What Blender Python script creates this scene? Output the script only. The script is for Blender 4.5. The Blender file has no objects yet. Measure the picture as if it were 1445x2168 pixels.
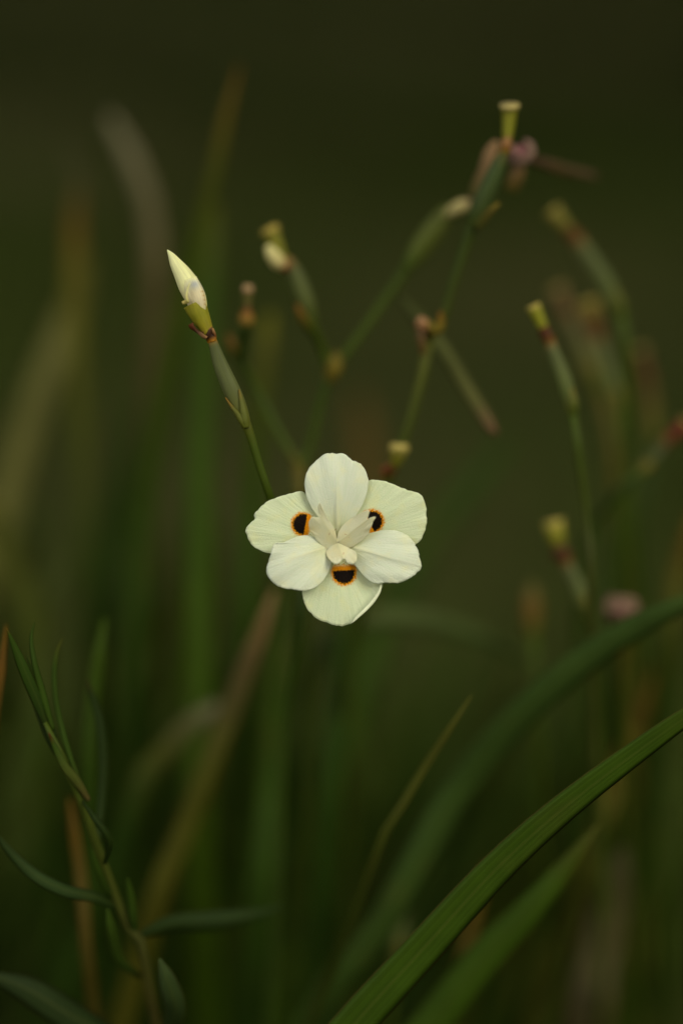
import bpy, math, random
import numpy as np
from mathutils import Vector

random.seed(7)
rng = np.random.default_rng(7)
R = math.radians
sc = bpy.context.scene
COL = sc.collection

# ------------------------------------------------------------------ camera
PITCH = R(18)                      # looking gently down on the flower
FRAME_H = 0.342                    # metres seen across the picture's height at the flower
LENS = 85.0
DIST = LENS * FRAME_H / 36.0
AIM = Vector((0, 0, 0.62))
FWD = Vector((0, math.cos(PITCH), -math.sin(PITCH)))
UP = Vector((0, math.sin(PITCH), math.cos(PITCH)))
RIGHT = Vector((1, 0, 0))
CAM = AIM - FWD * DIST
cam_d = bpy.data.cameras.new('camera')
cam = bpy.data.objects.new('camera', cam_d)
COL.objects.link(cam)
cam.location = CAM
cam.rotation_euler = (math.pi / 2 - PITCH, 0, 0)
cam_d.sensor_fit = 'VERTICAL'
cam_d.sensor_height = 36.0
cam_d.sensor_width = 24.0
cam_d.lens = LENS
cam_d.clip_start = 0.05
cam_d.clip_end = 2000
cam_d.dof.use_dof = True
cam_d.dof.focus_distance = DIST + 0.001
cam_d.dof.aperture_fstop = 1.4
cam_d.dof.aperture_blades = 0
sc.camera = cam

# ------------------------------------------------------------------ world, sun, exposure
SUN_EL, SUN_AZ = R(40), R(-45)      # soft light from over the photographer's shoulder
world = bpy.data.worlds.new('World')
sc.world = world
world.use_nodes = True
wn, wl = world.node_tree.nodes, world.node_tree.links
bg = wn['Background']
sky = wn.new('ShaderNodeTexSky')
sky.sky_type = 'NISHITA'
sky.sun_disc = False
sky.sun_elevation = SUN_EL
sky.sun_rotation = math.pi - SUN_AZ
sky.dust_density = 4.0
hs = wn.new('ShaderNodeHueSaturation')
hs.inputs['Saturation'].default_value = 0.10   # thin overcast: nearly grey sky
wl.new(sky.outputs['Color'], hs.inputs['Color'])
wl.new(hs.outputs['Color'], bg.inputs['Color'])
bg.inputs['Strength'].default_value = 0.05
sun_d = bpy.data.lights.new('sun', 'SUN')
sun = bpy.data.objects.new('sun', sun_d)
COL.objects.link(sun)
sun_d.energy = 1.5
sun_d.angle = R(35)
sun_d.color = (1.0, 0.95, 0.76)
# the sun stands behind the camera (camera looks along +Y), a little to its right
sdir = Vector((math.sin(-SUN_AZ) * math.cos(SUN_EL), -math.cos(SUN_AZ) * math.cos(SUN_EL), math.sin(SUN_EL)))
sun.rotation_euler = sdir.to_track_quat('Z', 'Y').to_euler()
sc.view_settings.view_transform = 'Standard'
sc.view_settings.look = 'None'
sc.view_settings.exposure = 0.68
sc.view_settings.gamma = 1.0
sc.render.engine = 'CYCLES'
sc.cycles.use_denoising = True
sc.cycles.max_bounces = 8

# ------------------------------------------------------------------ helpers
S = FRAME_H / 2168.0               # metres per photograph pixel in the plane of the flower


def P(px, py, dz=0.0):
    """photograph pixel + distance behind the flower's plane -> world point"""
    if dz > 0.02:
        dz = 0.02 + (dz - 0.02) * 1.25 if dz < 0.1 else dz + 0.020
    k = (DIST + dz) / DIST
    return CAM + FWD * (DIST + dz) + RIGHT * ((px - 722.5) * S * k) + UP * ((1084 - py) * S * k)


def spline(pts, n):
    """Catmull-Rom through pts (any dimension), n samples spread evenly by length"""
    p = np.array(pts, float)
    if len(p) == 2:
        t = np.linspace(0, 1, n)[:, None]
        return p[0] * (1 - t) + p[1] * t
    q = np.vstack([2 * p[0] - p[1], p, 2 * p[-1] - p[-2]])
    out = []
    for i in range(1, len(q) - 2):
        t = np.linspace(0, 1, 24, endpoint=False)[:, None]
        a, b, c, d = q[i - 1], q[i], q[i + 1], q[i + 2]
        out.append(0.5 * (2 * b + (c - a) * t + (2 * a - 5 * b + 4 * c - d) * t ** 2 + (3 * b - a - 3 * c + d) * t ** 3))
    out.append(q[-2][None])
    o = np.vstack(out)
    m = min(3, o.shape[1])
    s = np.concatenate([[0], np.cumsum(np.linalg.norm(np.diff(o[:, :m], axis=0), axis=1))])
    t = np.linspace(0, s[-1], n)
    return np.stack([np.interp(t, s, o[:, k]) for k in range(o.shape[1])], 1)


def ramp(stops, u):
    """colour stops [(u, (r,g,b)), ...] -> colour at u"""
    us = [s[0] for s in stops]
    return np.stack([np.interp(u, us, [s[1][k] for s in stops]) for k in range(3)], -1)


def mesh_obj(name, verts, faces, mat, parent=None, cols=None, uvs=None, smooth=True):
    me = bpy.data.meshes.new(name)
    me.from_pydata([tuple(map(float, v)) for v in verts], [], faces)
    if cols is not None:
        a = me.color_attributes.new('Col', 'FLOAT_COLOR', 'POINT')
        c = np.ones((len(verts), 4), np.float32)
        c[:, :3] = cols
        a.data.foreach_set('color', c.ravel())
    if uvs:
        li = np.zeros(len(me.loops), np.int32)
        me.loops.foreach_get('vertex_index', li)
        for nm, uv in uvs.items():
            l = me.uv_layers.new(name=nm)
            l.data.foreach_set('uv', np.asarray(uv, np.float32)[li].ravel())
    if smooth:
        me.polygons.foreach_set('use_smooth', np.ones(len(me.polygons), bool))
    me.materials.append(mat)
    o = bpy.data.objects.new(name, me)
    COL.objects.link(o)
    if parent is not None:
        o.parent = parent
        o.matrix_parent_inverse = parent.matrix_world.inverted()
    return o


def thing(name, label, cat, loc, group=None):
    o = bpy.data.objects.new(name, None)
    COL.objects.link(o)
    o.empty_display_size = 0.02
    o.location = loc
    o['label'] = label
    o['category'] = cat
    if group:
        o['group'] = group
    bpy.context.view_layer.update()
    return o


def frames(c):
    """tangents of a sampled centre line"""
    t = np.gradient(c, axis=0)
    return t / np.maximum(np.linalg.norm(t, axis=1, keepdims=True), 1e-9)


CAMN = np.array(CAM)
TONE = np.array([0.68, 0.75, 0.36])   # leaf pigment trim
STEM_TONE = np.array([0.93, 0.80, 0.45])


def tube(name, pts, radii, stops, parent, n=12, seg=28, mat=None, sq=1.0, bump=0.0, cap=True, sector=None, colfun=None):
    """tapered round stem; pts world points, radii metres per point, colour stops along it"""
    d = spline([list(p) + [r] for p, r in zip(pts, radii)], seg)
    c, r = d[:, :3], np.maximum(d[:, 3], 2e-5)
    t = frames(c)
    face = CAMN - c
    a1 = np.cross(t, face)
    a1 /= np.linalg.norm(a1, axis=1, keepdims=True)
    a2 = np.cross(a1, t)
    a2 /= np.linalg.norm(a2, axis=1, keepdims=True)
    if sector is None:
        ang = np.linspace(0, 2 * math.pi, n, endpoint=False)
    else:
        ang = np.linspace(sector[0], sector[1], n)
    V, C = [], []
    us = np.linspace(0, 1, seg)
    for i in range(seg):
        rr = r[i] * (1 + bump * np.sin(ang * 3 + i * 0.35))
        V.append(c[i] + a1[i] * (np.cos(ang) * rr)[:, None] + a2[i] * (np.sin(ang) * rr * sq)[:, None])
        cc = np.repeat(ramp(stops, us[i])[None], n, 0)
        if colfun:
            cc = colfun(us[i], ang, cc)
        C.append(cc)
    V, C = np.vstack(V), np.vstack(C)
    F = []
    m = n if sector is None else n - 1
    for i in range(seg - 1):
        for j in range(m):
            k = (j + 1) % n
            F.append((i * n + j, i * n + k, (i + 1) * n + k, (i + 1) * n + j))
    if cap and sector is None:
        F.append(tuple(range(n))[::-1])
        F.append(tuple(range((seg - 1) * n, seg * n)))
    uv = np.stack([np.tile(np.linspace(0, 1, n), seg), np.repeat(us, n)], 1)
    if mat is None:
        C = C * STEM_TONE * (0.98 if name in ('stem', 'branch') else 1.0)
    o = mesh_obj(name, V, F, mat or MAT['plant'], parent, C, {'UVMap': uv})
    if sector is not None:
        s = o.modifiers.new('thickness', 'SOLIDIFY')
        s.thickness = 0.0003
        s.offset = 0
    return o


def blade(name, pts, widths, stops, parent, twist=0.0, fold=0.12, seg=36, face=None, wav=0.0, mat=None):
    """a strap leaf: pts world points tip -> base, widths metres, closed thin cross-section with a midrib fold"""
    d = spline([list(p) + [w] for p, w in zip(pts, widths)], seg)
    c, w = d[:, :3], np.maximum(d[:, 3], 1e-4)
    t = frames(c)
    f = (CAMN - c) if face is None else np.repeat(np.array(face, float)[None], seg, 0)
    a1 = np.cross(t, f)
    a1 /= np.maximum(np.linalg.norm(a1, axis=1, keepdims=True), 1e-9)
    a2 = np.cross(a1, t)
    a2 /= np.maximum(np.linalg.norm(a2, axis=1, keepdims=True), 1e-9)
    us = np.linspace(0, 1, seg)
    xs = np.array([-1, -0.62, -0.25, 0, 0.25, 0.62, 1.0])
    V, C, UV = [], [], []
    n = 12
    tops = np.concatenate([xs, xs[-2:0:-1]])
    thick = np.array([0, .6, .9, 1.25, .9, .6, 0])
    th = np.concatenate([thick, -thick[-2:0:-1]])
    ph = random.random() * 6
    for i in range(seg):
        an = twist * us[i] if not isinstance(twist, (tuple, list)) else np.interp(us[i], np.linspace(0, 1, len(twist)), twist)
        b1 = a1[i] * math.cos(an) + a2[i] * math.sin(an)
        b2 = -a1[i] * math.sin(an) + a2[i] * math.cos(an)
        hw = w[i] / 2
        tk = min(0.00035, hw * 0.12)
        hh = -fold * hw * np.abs(tops) + th * tk + wav * hw * np.sin(us[i] * 23 + ph) * tops
        V.append(c[i] + b1 * (tops * hw)[:, None] + b2 * hh[:, None])
        C.append(np.repeat(ramp(stops, us[i])[None], n, 0))
        UV.append(np.stack([tops * 0.5 + 0.5, np.full(n, us[i])], 1))
    V, C, UV = np.vstack(V), np.vstack(C), np.vstack(UV)
    F = []
    for i in range(seg - 1):
        for j in range(n):
            k = (j + 1) % n
            F.append((i * n + j, i * n + k, (i + 1) * n + k, (i + 1) * n + j))
    F.append(tuple(range(n))[::-1])
    F.append(tuple(range((seg - 1) * n, seg * n)))
    if mat is None:
        C = C * TONE
    return mesh_obj(name, V, F, mat or MAT['leaf'], parent, C, {'UVMap': UV})


# ------------------------------------------------------------------ materials
MAT = {}


def new_mat(name):
    m = bpy.data.materials.new(name)
    m.use_nodes = True
    nt = m.node_tree
    return m, nt.nodes, nt.links, nt.nodes['Principled BSDF'], nt.nodes['Material Output']


def M(N, L, op, a, b=None, c=None, clamp=False):
    n = N.new('ShaderNodeMath')
    n.operation = op
    n.use_clamp = clamp
    for i, x in enumerate((a, b, c)):
        if x is None:
            continue
        if isinstance(x, (int, float)):
            n.inputs[i].default_value = x
        else:
            L.new(x, n.inputs[i])
    return n.outputs[0]


def sstep(N, L, x, lo, hi, inv=False):
    n = N.new('ShaderNodeMapRange')
    n.interpolation_type = 'SMOOTHSTEP'
    L.new(x, n.inputs['Value'])
    n.inputs['From Min'].default_value = lo
    n.inputs['From Max'].default_value = hi
    n.inputs['To Min'].default_value = 1 if inv else 0
    n.inputs['To Max'].default_value = 0 if inv else 1
    return n.outputs[0]


def mix(N, L, f, a, b, mode='MIX'):
    n = N.new('ShaderNodeMix')
    n.data_type = 'RGBA'
    n.blend_type = mode
    for s, x in ((n.inputs[0], f), (n.inputs[6], a), (n.inputs[7], b)):
        if isinstance(x, (int, float)):
            s.default_value = x
        elif isinstance(x, tuple):
            s.default_value = (*x, 1)
        else:
            L.new(x, s)
    return n.outputs[2]


def noise(N, L, vec, scale, detail=3.0, rough=0.55):
    n = N.new('ShaderNodeTexNoise')
    n.inputs['Scale'].default_value = scale
    n.inputs['Detail'].default_value = detail
    n.inputs['Roughness'].default_value = rough
    if vec is not None:
        L.new(vec, n.inputs['Vector'])
    return n.outputs['Fac']


def mapping(N, L, vec, scale):
    n = N.new('ShaderNodeMapping')
    n.inputs['Scale'].default_value = scale
    L.new(vec, n.inputs['Vector'])
    return n.outputs[0]


def uvmap(N, name):
    n = N.new('ShaderNodeUVMap')
    n.uv_map = name
    return n.outputs[0]


def translucent_mix(N, L, bsdf, out, col, amount):
    t = N.new('ShaderNodeBsdfTranslucent')
    L.new(col, t.inputs['Color'])
    mx = N.new('ShaderNodeMixShader')
    mx.inputs[0].default_value = amount
    L.new(bsdf.outputs[0], mx.inputs[1])
    L.new(t.outputs[0], mx.inputs[2])
    L.new(mx.outputs[0], out.inputs['Surface'])
    return t


def make_plant_mat(name, streak, trans, rough, spec, bump):
    m, N, L, b, out = new_mat(name)
    a = N.new('ShaderNodeAttribute')
    a.attribute_name = 'Col'
    uv = uvmap(N, 'UVMap')
    st = noise(N, L, mapping(N, L, uv, (streak, 1.5, 1)), 1.0, 3)
    tc = N.new('ShaderNodeTexCoord')
    bl = noise(N, L, tc.outputs['Object'], 60, 3)
    f = M(N, L, 'ADD', M(N, L, 'MULTIPLY', st, 0.9), M(N, L, 'MULTIPLY', bl, 0.6))
    f = M(N, L, 'ADD', f, 0.25)
    v = N.new('ShaderNodeVectorMath')
    v.operation = 'SCALE'
    L.new(a.outputs['Color'], v.inputs[0])
    L.new(f, v.inputs['Scale'])
    col = v.outputs[0]
    if 'leaf' in name:
        sp = N.new('ShaderNodeSeparateXYZ')
        L.new(uv, sp.inputs[0])
        edge = sstep(N, L, M(N, L, 'ABSOLUTE', M(N, L, 'SUBTRACT', sp.outputs[0], 0.5)), 0.455, 0.49)
        col = mix(N, L, M(N, L, 'MULTIPLY', edge, 0.7), col, (0.085, 0.060, 0.010))
        rib = sstep(N, L, M(N, L, 'ABSOLUTE', M(N, L, 'SUBTRACT', sp.outputs[0], 0.5)), 0.01, 0.05, True)
        col = mix(N, L, M(N, L, 'MULTIPLY', rib, 0.35), col, (0.070, 0.085, 0.012))
        spots = sstep(N, L, noise(N, L, tc.outputs['Object'], 420, 2), 0.66, 0.74)
        patch = sstep(N, L, noise(N, L, tc.outputs['Object'], 38, 3), 0.52, 0.64)
        col = mix(N, L, M(N, L, 'MULTIPLY', M(N, L, 'MULTIPLY', spots, patch), 0.8), col, (0.050, 0.028, 0.010))
        pale = sstep(N, L, noise(N, L, tc.outputs['Object'], 22, 3), 0.55, 0.72)
        col = mix(N, L, M(N, L, 'MULTIPLY', pale, 0.25), col, (0.080, 0.075, 0.012))
    L.new(col, b.inputs['Base Color'])
    b.inputs['Roughness'].default_value = rough
    b.inputs['Specular IOR Level'].default_value = spec
    bp = N.new('ShaderNodeBump')
    bp.inputs['Strength'].default_value = bump
    bp.inputs['Distance'].default_value = 0.0004
    L.new(st, bp.inputs['Height'])
    L.new(bp.outputs[0], b.inputs['Normal'])
    translucent_mix(N, L, b, out, col, trans)
    return m


MAT['leaf'] = make_plant_mat('strap_leaf_skin', 26.0, 0.22, 0.55, 0.08, 0.5)
MAT['plant'] = make_plant_mat('stem_skin', 14.0, 0.10, 0.55, 0.14, 0.3)
MAT['bud'] = make_plant_mat('bud_skin', 20.0, 0.28, 0.6, 0.2, 0.25)


def make_petal(name, blotch, base, throat):
    m, N, L, b, out = new_mat(name)
    fan = uvmap(N, 'fan')           # x around the petal edge, y outward from the throat
    bl = uvmap(N, 'blotch')         # local plane of the petal, unit = blotch radius
    sx = N.new('ShaderNodeSeparateXYZ')
    L.new(bl, sx.inputs[0])
    p, q = sx.outputs[0], sx.outputs[1]
    sf = N.new('ShaderNodeSeparateXYZ')
    L.new(fan, sf.inputs[0])
    veins = noise(N, L, mapping(N, L, fan, (95, 2.2, 1)), 1.0, 4, 0.65)
    broad = noise(N, L, bl, 0.55, 2)
    # cream ground, yellower in the throat, slightly streaked
    c = mix(N, L, sstep(N, L, sf.outputs[1], 0.05, 0.55), throat, base)
    dull = tuple(x * k for x, k in zip(base, (0.90, 0.95, 0.88)))
    c = mix(N, L, M(N, L, 'MULTIPLY', sstep(N, L, veins, 0.42, 0.66), 0.7), c, dull)
    warm = tuple(x * k for x, k in zip(base, (1.03, 1.0, 0.88)))
    c = mix(N, L, sstep(N, L, broad, 0.45, 0.7), c, warm)
    rag = M(N, L, 'SUBTRACT', noise(N, L, bl, 5.0, 4, 0.65), 0.5)
    fine = M(N, L, 'SUBTRACT', noise(N, L, bl, 16.0, 2, 0.6), 0.5)
    if blotch:
        qq = M(N, L, 'MULTIPLY', q, 0.95)
        d = M(N, L, 'SQRT', M(N, L, 'ADD', M(N, L, 'MULTIPLY', p, p), M(N, L, 'MULTIPLY', qq, qq)))
        d = M(N, L, 'ADD', d, M(N, L, 'MULTIPLY', rag, 0.60))
        d = M(N, L, 'ADD', d, M(N, L, 'MULTIPLY', fine, 0.42))
        d = M(N, L, 'ADD', d, M(N, L, 'MULTIPLY', M(N, L, 'SUBTRACT', veins, 0.5), 0.35))
        qr = M(N, L, 'ADD', q, M(N, L, 'MULTIPLY', rag, 0.5))
        qf = M(N, L, 'ADD', qr, M(N, L, 'MULTIPLY', fine, 0.9))
        org = M(N, L, 'MULTIPLY', sstep(N, L, d, 1.10, 1.24, True), sstep(N, L, qf, -0.80, -0.50))
        blk = M(N, L, 'MULTIPLY', sstep(N, L, d, 0.93, 1.03, True), sstep(N, L, qr, -0.24, -0.12))
        # speckled band towards the throat
        v = N.new('ShaderNodeTexVoronoi')
        v.inputs['Scale'].default_value = 6.5
        L.new(bl, v.inputs['Vector'])
        sp = sstep(N, L, v.outputs['Distance'], 0.24, 0.34, True)
        band = M(N, L, 'MULTIPLY', sstep(N, L, q, -1.15, -0.95), sstep(N, L, q, -0.35, -0.2, True))
        band = M(N, L, 'MULTIPLY', band, sstep(N, L, M(N, L, 'ABSOLUTE', p), 0.9, 1.1, True))
        c = mix(N, L, M(N, L, 'MULTIPLY', sp, band), c, (0.42, 0.13, 0.01))
        halo = M(N, L, 'MULTIPLY', sstep(N, L, d, 1.15, 1.5, True), sstep(N, L, q, -0.9, -0.3))
        c = mix(N, L, M(N, L, 'MULTIPLY', halo, 0.35), c, (0.80, 0.70, 0.25))
        c = mix(N, L, org, c, mix(N, L, sstep(N, L, fine, -0.12, 0.12), (0.72, 0.19, 0.002), (0.92, 0.42, 0.006)))
        c = mix(N, L, blk, c, mix(N, L, sstep(N, L, noise(N, L, bl, 9, 2), 0.60, 0.75), (0.010, 0.006, 0.004), (0.03, 0.014, 0.005)))
    else:
        v = N.new('ShaderNodeTexVoronoi')
        v.inputs['Scale'].default_value = 5.0
        L.new(bl, v.inputs['Vector'])
        sp = sstep(N, L, v.outputs['Distance'], 0.16, 0.24, True)
        band = M(N, L, 'MULTIPLY', sstep(N, L, q, -0.6, -0.5), sstep(N, L, q, 0.1, 0.25, True))
        band = M(N, L, 'MULTIPLY', band, sstep(N, L, M(N, L, 'ABSOLUTE', p), 0.28, 0.36, True))
        c = mix(N, L, M(N, L, 'MULTIPLY', sp, band), c, (0.52, 0.26, 0.03))
        rib = sstep(N, L, M(N, L, 'ABSOLUTE', p), 0.02, 0.16, True)
        rib = M(N, L, 'MULTIPLY', rib, sstep(N, L, q, 0.2, 5.0, True))
        c = mix(N, L, M(N, L, 'MULTIPLY', rib, 0.5), c, (0.86, 0.84, 0.55))
    L.new(c, b.inputs['Base Color'])
    b.inputs['Roughness'].default_value = 0.65
    b.inputs['Specular IOR Level'].default_value = 0.06
    h = M(N, L, 'ADD', M(N, L, 'MULTIPLY', veins, 1.0), M(N, L, 'MULTIPLY', noise(N, L, bl, 7.0, 4, 0.65), 0.8))
    bp = N.new('ShaderNodeBump')
    bp.inputs['Strength'].default_value = 0.6
    bp.inputs['Distance'].default_value = 0.0006
    L.new(h, bp.inputs['Height'])
    L.new(bp.outputs[0], b.inputs['Normal'])
    t = translucent_mix(N, L, b, out, c, 0.4 if 'style' in name else 0.25)
    return m


MAT['outer_petal'] = make_petal('outer_petal_skin', True, (0.77, 0.83, 0.55), (0.81, 0.80, 0.44))
MAT['inner_petal'] = make_petal('inner_petal_skin', False, (0.82, 0.86, 0.67), (0.84, 0.84, 0.48))
MAT['style'] = make_petal('style_crest_skin', False, (0.93, 0.91, 0.68), (0.90, 0.86, 0.52))

# ground and lawn
m, N, L, b, out = new_mat('garden_soil')
tc = N.new('ShaderNodeTexCoord')
n1 = noise(N, L, tc.outputs['Object'], 0.9, 4)
n2 = noise(N, L, tc.outputs['Object'], 24.0, 5)
c = mix(N, L, sstep(N, L, n1, 0.40, 0.62), (0.021, 0.030, 0.0045), (0.052, 0.049, 0.016))
c = mix(N, L, M(N, L, 'MULTIPLY', sstep(N, L, n2, 0.35, 0.7), 0.6), c, (0.018, 0.017, 0.005))
L.new(c, b.inputs['Base Color'])
b.inputs['Roughness'].default_value = 0.95
b.inputs['Specular IOR Level'].default_value = 0.03
bp = N.new('ShaderNodeBump')
bp.inputs['Distance'].default_value = 0.02
L.new(n2, bp.inputs['Height'])
L.new(bp.outputs[0], b.inputs['Normal'])
MAT['ground'] = m
m, N, L, b, out = new_mat('lawn_blades')
a = N.new('ShaderNodeAttribute')
a.attribute_name = 'Col'
L.new(a.outputs['Color'], b.inputs['Base Color'])
b.inputs['Roughness'].default_value = 0.8
b.inputs['Specular IOR Level'].default_value = 0.03
MAT['lawn'] = m

# ------------------------------------------------------------------ the setting: ground sheet and lawn
gv, gf = [], []
rings = [0, 1, 2.5, 5, 9, 16, 40, 120, 400, 900]
NA = 48
gv.append((0, 0, 0))
for r in rings[1:]:
    for k in range(NA):
        a_ = 2 * math.pi * k / NA
        z = 0.0 if r < 3 else 0.02 * math.sin(r * 1.7 + k * 0.9)
        gv.append((r * math.cos(a_), r * math.sin(a_), z))
for k in range(NA):
    gf.append((0, 1 + k, 1 + (k + 1) % NA))
for i in range(len(rings) - 2):
    for k in range(NA):
        a0 = 1 + i * NA
        gf.append((a0 + k, a0 + NA + k, a0 + NA + (k + 1) % NA, a0 + (k + 1) % NA))
ground = mesh_obj('ground', gv, gf, MAT['ground'])
ground['kind'] = 'structure'


def lawn():
    n = 100000
    y = 0.75 + 10.0 * rng.random(n) ** 1.5
    x = (rng.random(n) - 0.5) * (5.0 + 1.2 * y)
    # thin the turf where bare earth shows
    f = np.sin(x * 2.3 + 1.1) * np.sin(y * 1.7 + 0.6) + 0.6 * np.sin(x * 5.1 + y * 3.3) + 0.35 * np.sin(y * 7.7 - x * 4.0)
    bare = np.exp(-(((x - 0.10) / 0.22) ** 2 + ((y - 2.3) / 0.45) ** 2))
    keep = (rng.random(n) < np.clip(0.62 + 0.35 * f, 0.12, 1.0)) & (rng.random(n) > bare * 0.95)
    x, y, f = x[keep], y[keep], f[keep]
    n = len(x)
    h = (0.035 + 0.07 * rng.random(n)) * np.clip(1 + 0.25 * f, 0.6, 1.5)
    w = 0.003 + 0.003 * rng.random(n)
    az = rng.random(n) * 2 * math.pi
    lean = (rng.random(n) * 0.8) * h
    la = rng.random(n) * 2 * math.pi
    dx, dy = np.cos(az) * w, np.sin(az) * w
    lx, ly = np.cos(la) * lean, np.sin(la) * lean
    z = np.zeros(n)
    V = np.stack([np.stack([x - dx, y - dy, z - 0.03], 1), np.stack([x + dx, y + dy, z - 0.03], 1),
                  np.stack([x + lx * .4 + dx * .8, y + ly * .4 + dy * .8, h * 0.6], 1),
                  np.stack([x + lx * .4 - dx * .8, y + ly * .4 - dy * .8, h * 0.6], 1),
                  np.stack([x + lx, y + ly, h], 1)], 1).reshape(-1, 3)
    i = np.arange(n) * 5
    q = np.stack([i, i + 1, i + 2, i + 3], 1).tolist()
    t = np.stack([i + 3, i + 2, i + 4], 1).tolist()
    far = np.clip((y - 1.6) / 3.5, 0, 1)[:, None]        # dry thin turf by the bed, far lawn's shade painted into the blade colour
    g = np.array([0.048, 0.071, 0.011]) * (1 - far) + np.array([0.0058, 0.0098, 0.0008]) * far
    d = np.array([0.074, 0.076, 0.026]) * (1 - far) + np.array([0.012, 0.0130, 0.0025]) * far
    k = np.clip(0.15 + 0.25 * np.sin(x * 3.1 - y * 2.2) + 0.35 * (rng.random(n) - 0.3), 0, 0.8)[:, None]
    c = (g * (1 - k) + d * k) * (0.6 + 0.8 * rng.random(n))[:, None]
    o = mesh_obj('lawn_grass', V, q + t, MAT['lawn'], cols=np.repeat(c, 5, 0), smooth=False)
    o['kind'] = 'stuff'
    o['label'] = 'dim mown lawn with thin brown patches behind the flower clumps'
    o['category'] = 'grass'


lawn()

# ------------------------------------------------------------------ colours of living and dry tissue
GREEN = (0.050, 0.088, 0.010)
DEEP = (0.030, 0.060, 0.010)
BLUEG = (0.060, 0.098, 0.034)
OLIVE = (0.095, 0.088, 0.018)
YELLOW = (0.17, 0.145, 0.025)
ORANGE = (0.15, 0.070, 0.012)
BROWN = (0.13, 0.09, 0.065)
GREY = (0.24, 0.20, 0.22)
PINK = (0.30, 0.17, 0.14)
DARK = (0.045, 0.020, 0.012)
SHEATH = (0.085, 0.115, 0.060)
CREAM = (0.80, 0.76, 0.45)
LIME = (0.19, 0.22, 0.022)


def px_leaf(plant, pts, wpx, stops, root, twist=0.0, fold=0.12, wav=0.0, base_w=None, seg=40, sag=0.0):
    """a leaf traced tip -> lowest visible point, then carried on down to its root on the ground"""
    wp = [P(*p) for p in pts]
    ws = [w * S * (DIST + p[2]) / DIST for w, p in zip(wpx, pts)]
    rt = Vector(root)
    q = wp[-1]
    d = (wp[-1] - wp[-2]).normalized()
    gap = (rt - q).length
    rt.x = q.x + d.x * gap * 0.42          # the leaf keeps its lean on the way down
    m1 = q + d * gap * 0.33
    m2 = rt + Vector((0, 0, 1)) * gap * 0.3
    mid = (m1 * 0.5 + m2 * 0.5)
    bw = base_w or ws[-1] * 0.8
    pw = wp + [mid, rt - Vector((0, 0, 0.02))]
    ww = ws + [(ws[-1] + bw) / 2, bw]
    L0 = sum((wp[i + 1] - wp[i]).length for i in range(len(wp) - 1))
    L1 = (mid - q).length + (rt - mid).length
    k = L0 / (L0 + L1)
    st = [(u * k, c) for u, c in stops] + [(1.0, stops[-1][1])]
    return blade('leaf', pw, ww, st, plant, twist, fold, seg, wav=wav)


def filler(plant, tip, root, w, cols, bend=0.15):
    """an untraced leaf of the clump: tip and root given in world space, bowed over"""
    t, r = Vector(tip), Vector(root)
    v = t - r
    side = Vector((v.x, v.y, 0)) * bend
    a_ = r + v * 0.3 - side * 1.2
    b_ = r + v * 0.65 - side * 1.0
    c_ = r + v * 0.88 - side * 0.3
    ws = [w * 0.08, w * 0.55, w * 0.95, w, w * 0.8]
    face = (random.uniform(-0.7, 0.7), -1, random.uniform(0, 0.4))
    return blade('leaf', [t, c_, b_, a_, r - Vector((0, 0, 0.02))], ws, cols, plant,
                 random.uniform(-0.8, 0.8), 0.12, 26, face=face)


GRP = 'strap-leaved clumps'
SGR = 'flower stalks'

# clump A: carries the crisp leaf arching out beneath the flower
rootA = (-0.035, 0.10, 0.0)
A = thing('iris_plant', 'clump of long glossy green strap leaves arching sideways beneath the white flower', 'plant', rootA, GRP)
px_leaf(A, [(1640, 1425, .0), (1530, 1468, .0), (1400, 1552, .001), (1200, 1703, .003), (1050, 1838, .006), (900, 2002, .010), (735, 2184, .014), (590, 2370, .019), (490, 2530, .03)],
        [4, 30, 50, 66, 76, 84, 90, 92, 92], [(0, OLIVE), (.15, GREEN), (.8, GREEN), (1, (0.055, 0.085, 0.018))],
        (rootA[0] + .01, rootA[1] - .01, 0), twist=(0.5, 0.25, 0.2, 0.35), fold=-0.07, seg=60)
px_leaf(A, [(1560, 1225, .05), (1430, 1285, .05), (1300, 1352, .06), (1180, 1440, .065), (1060, 1556, .075), (960, 1690, .085), (880, 1830, .085), (790, 1990, .09), (650, 2180, .1)],
        [5, 44, 64, 72, 76, 76, 74, 72, 70], [(0, BLUEG), (1, (0.046, 0.080, 0.022))], rootA, twist=(0.3, 0.3, 0.1), fold=0.15)
px_leaf(A, [(1268, 1742, .05), (1215, 1812, .052), (1130, 1915, .055), (1040, 2010, .06), (905, 2180, .068), (790, 2350, .08)],
        [4, 34, 64, 80, 88, 88], [(0, OLIVE), (.2, GREEN), (1, GREEN)], (rootA[0] + .03, rootA[1] + .0, 0), twist=0.3)
px_leaf(A, [(998, 1472, .03), (960, 1530, .032), (900, 1622, .035), (830, 1745, .04), (770, 1880, .05)],
        [3, 13, 19, 21, 22], [(0, OLIVE), (1, (0.05, 0.062, 0.012))], (rootA[0], rootA[1] + .03, 0))
px_leaf(A, [(1125, 1405, .14), (1010, 1345, .13), (880, 1308, .12), (770, 1312, .12), (690, 1360, .13), (640, 1460, .14), (615, 1650, .15)],
        [8, 36, 48, 50, 50, 48, 46], [(0, (0.07, 0.10, 0.04)), (.5, (0.12, 0.14, 0.08)), (1, DEEP)], (rootA[0] + .02, rootA[1] + .06, 0), twist=0.2)
px_leaf(A, [(1090, 915, .26), (1010, 1010, .25), (930, 1110, .24), (820, 1300, .22), (740, 1560, .2)],
        [8, 50, 64, 66, 60], [(0, DEEP), (1, GREEN)], (rootA[0] + .03, rootA[1] + .09, 0))
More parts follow.
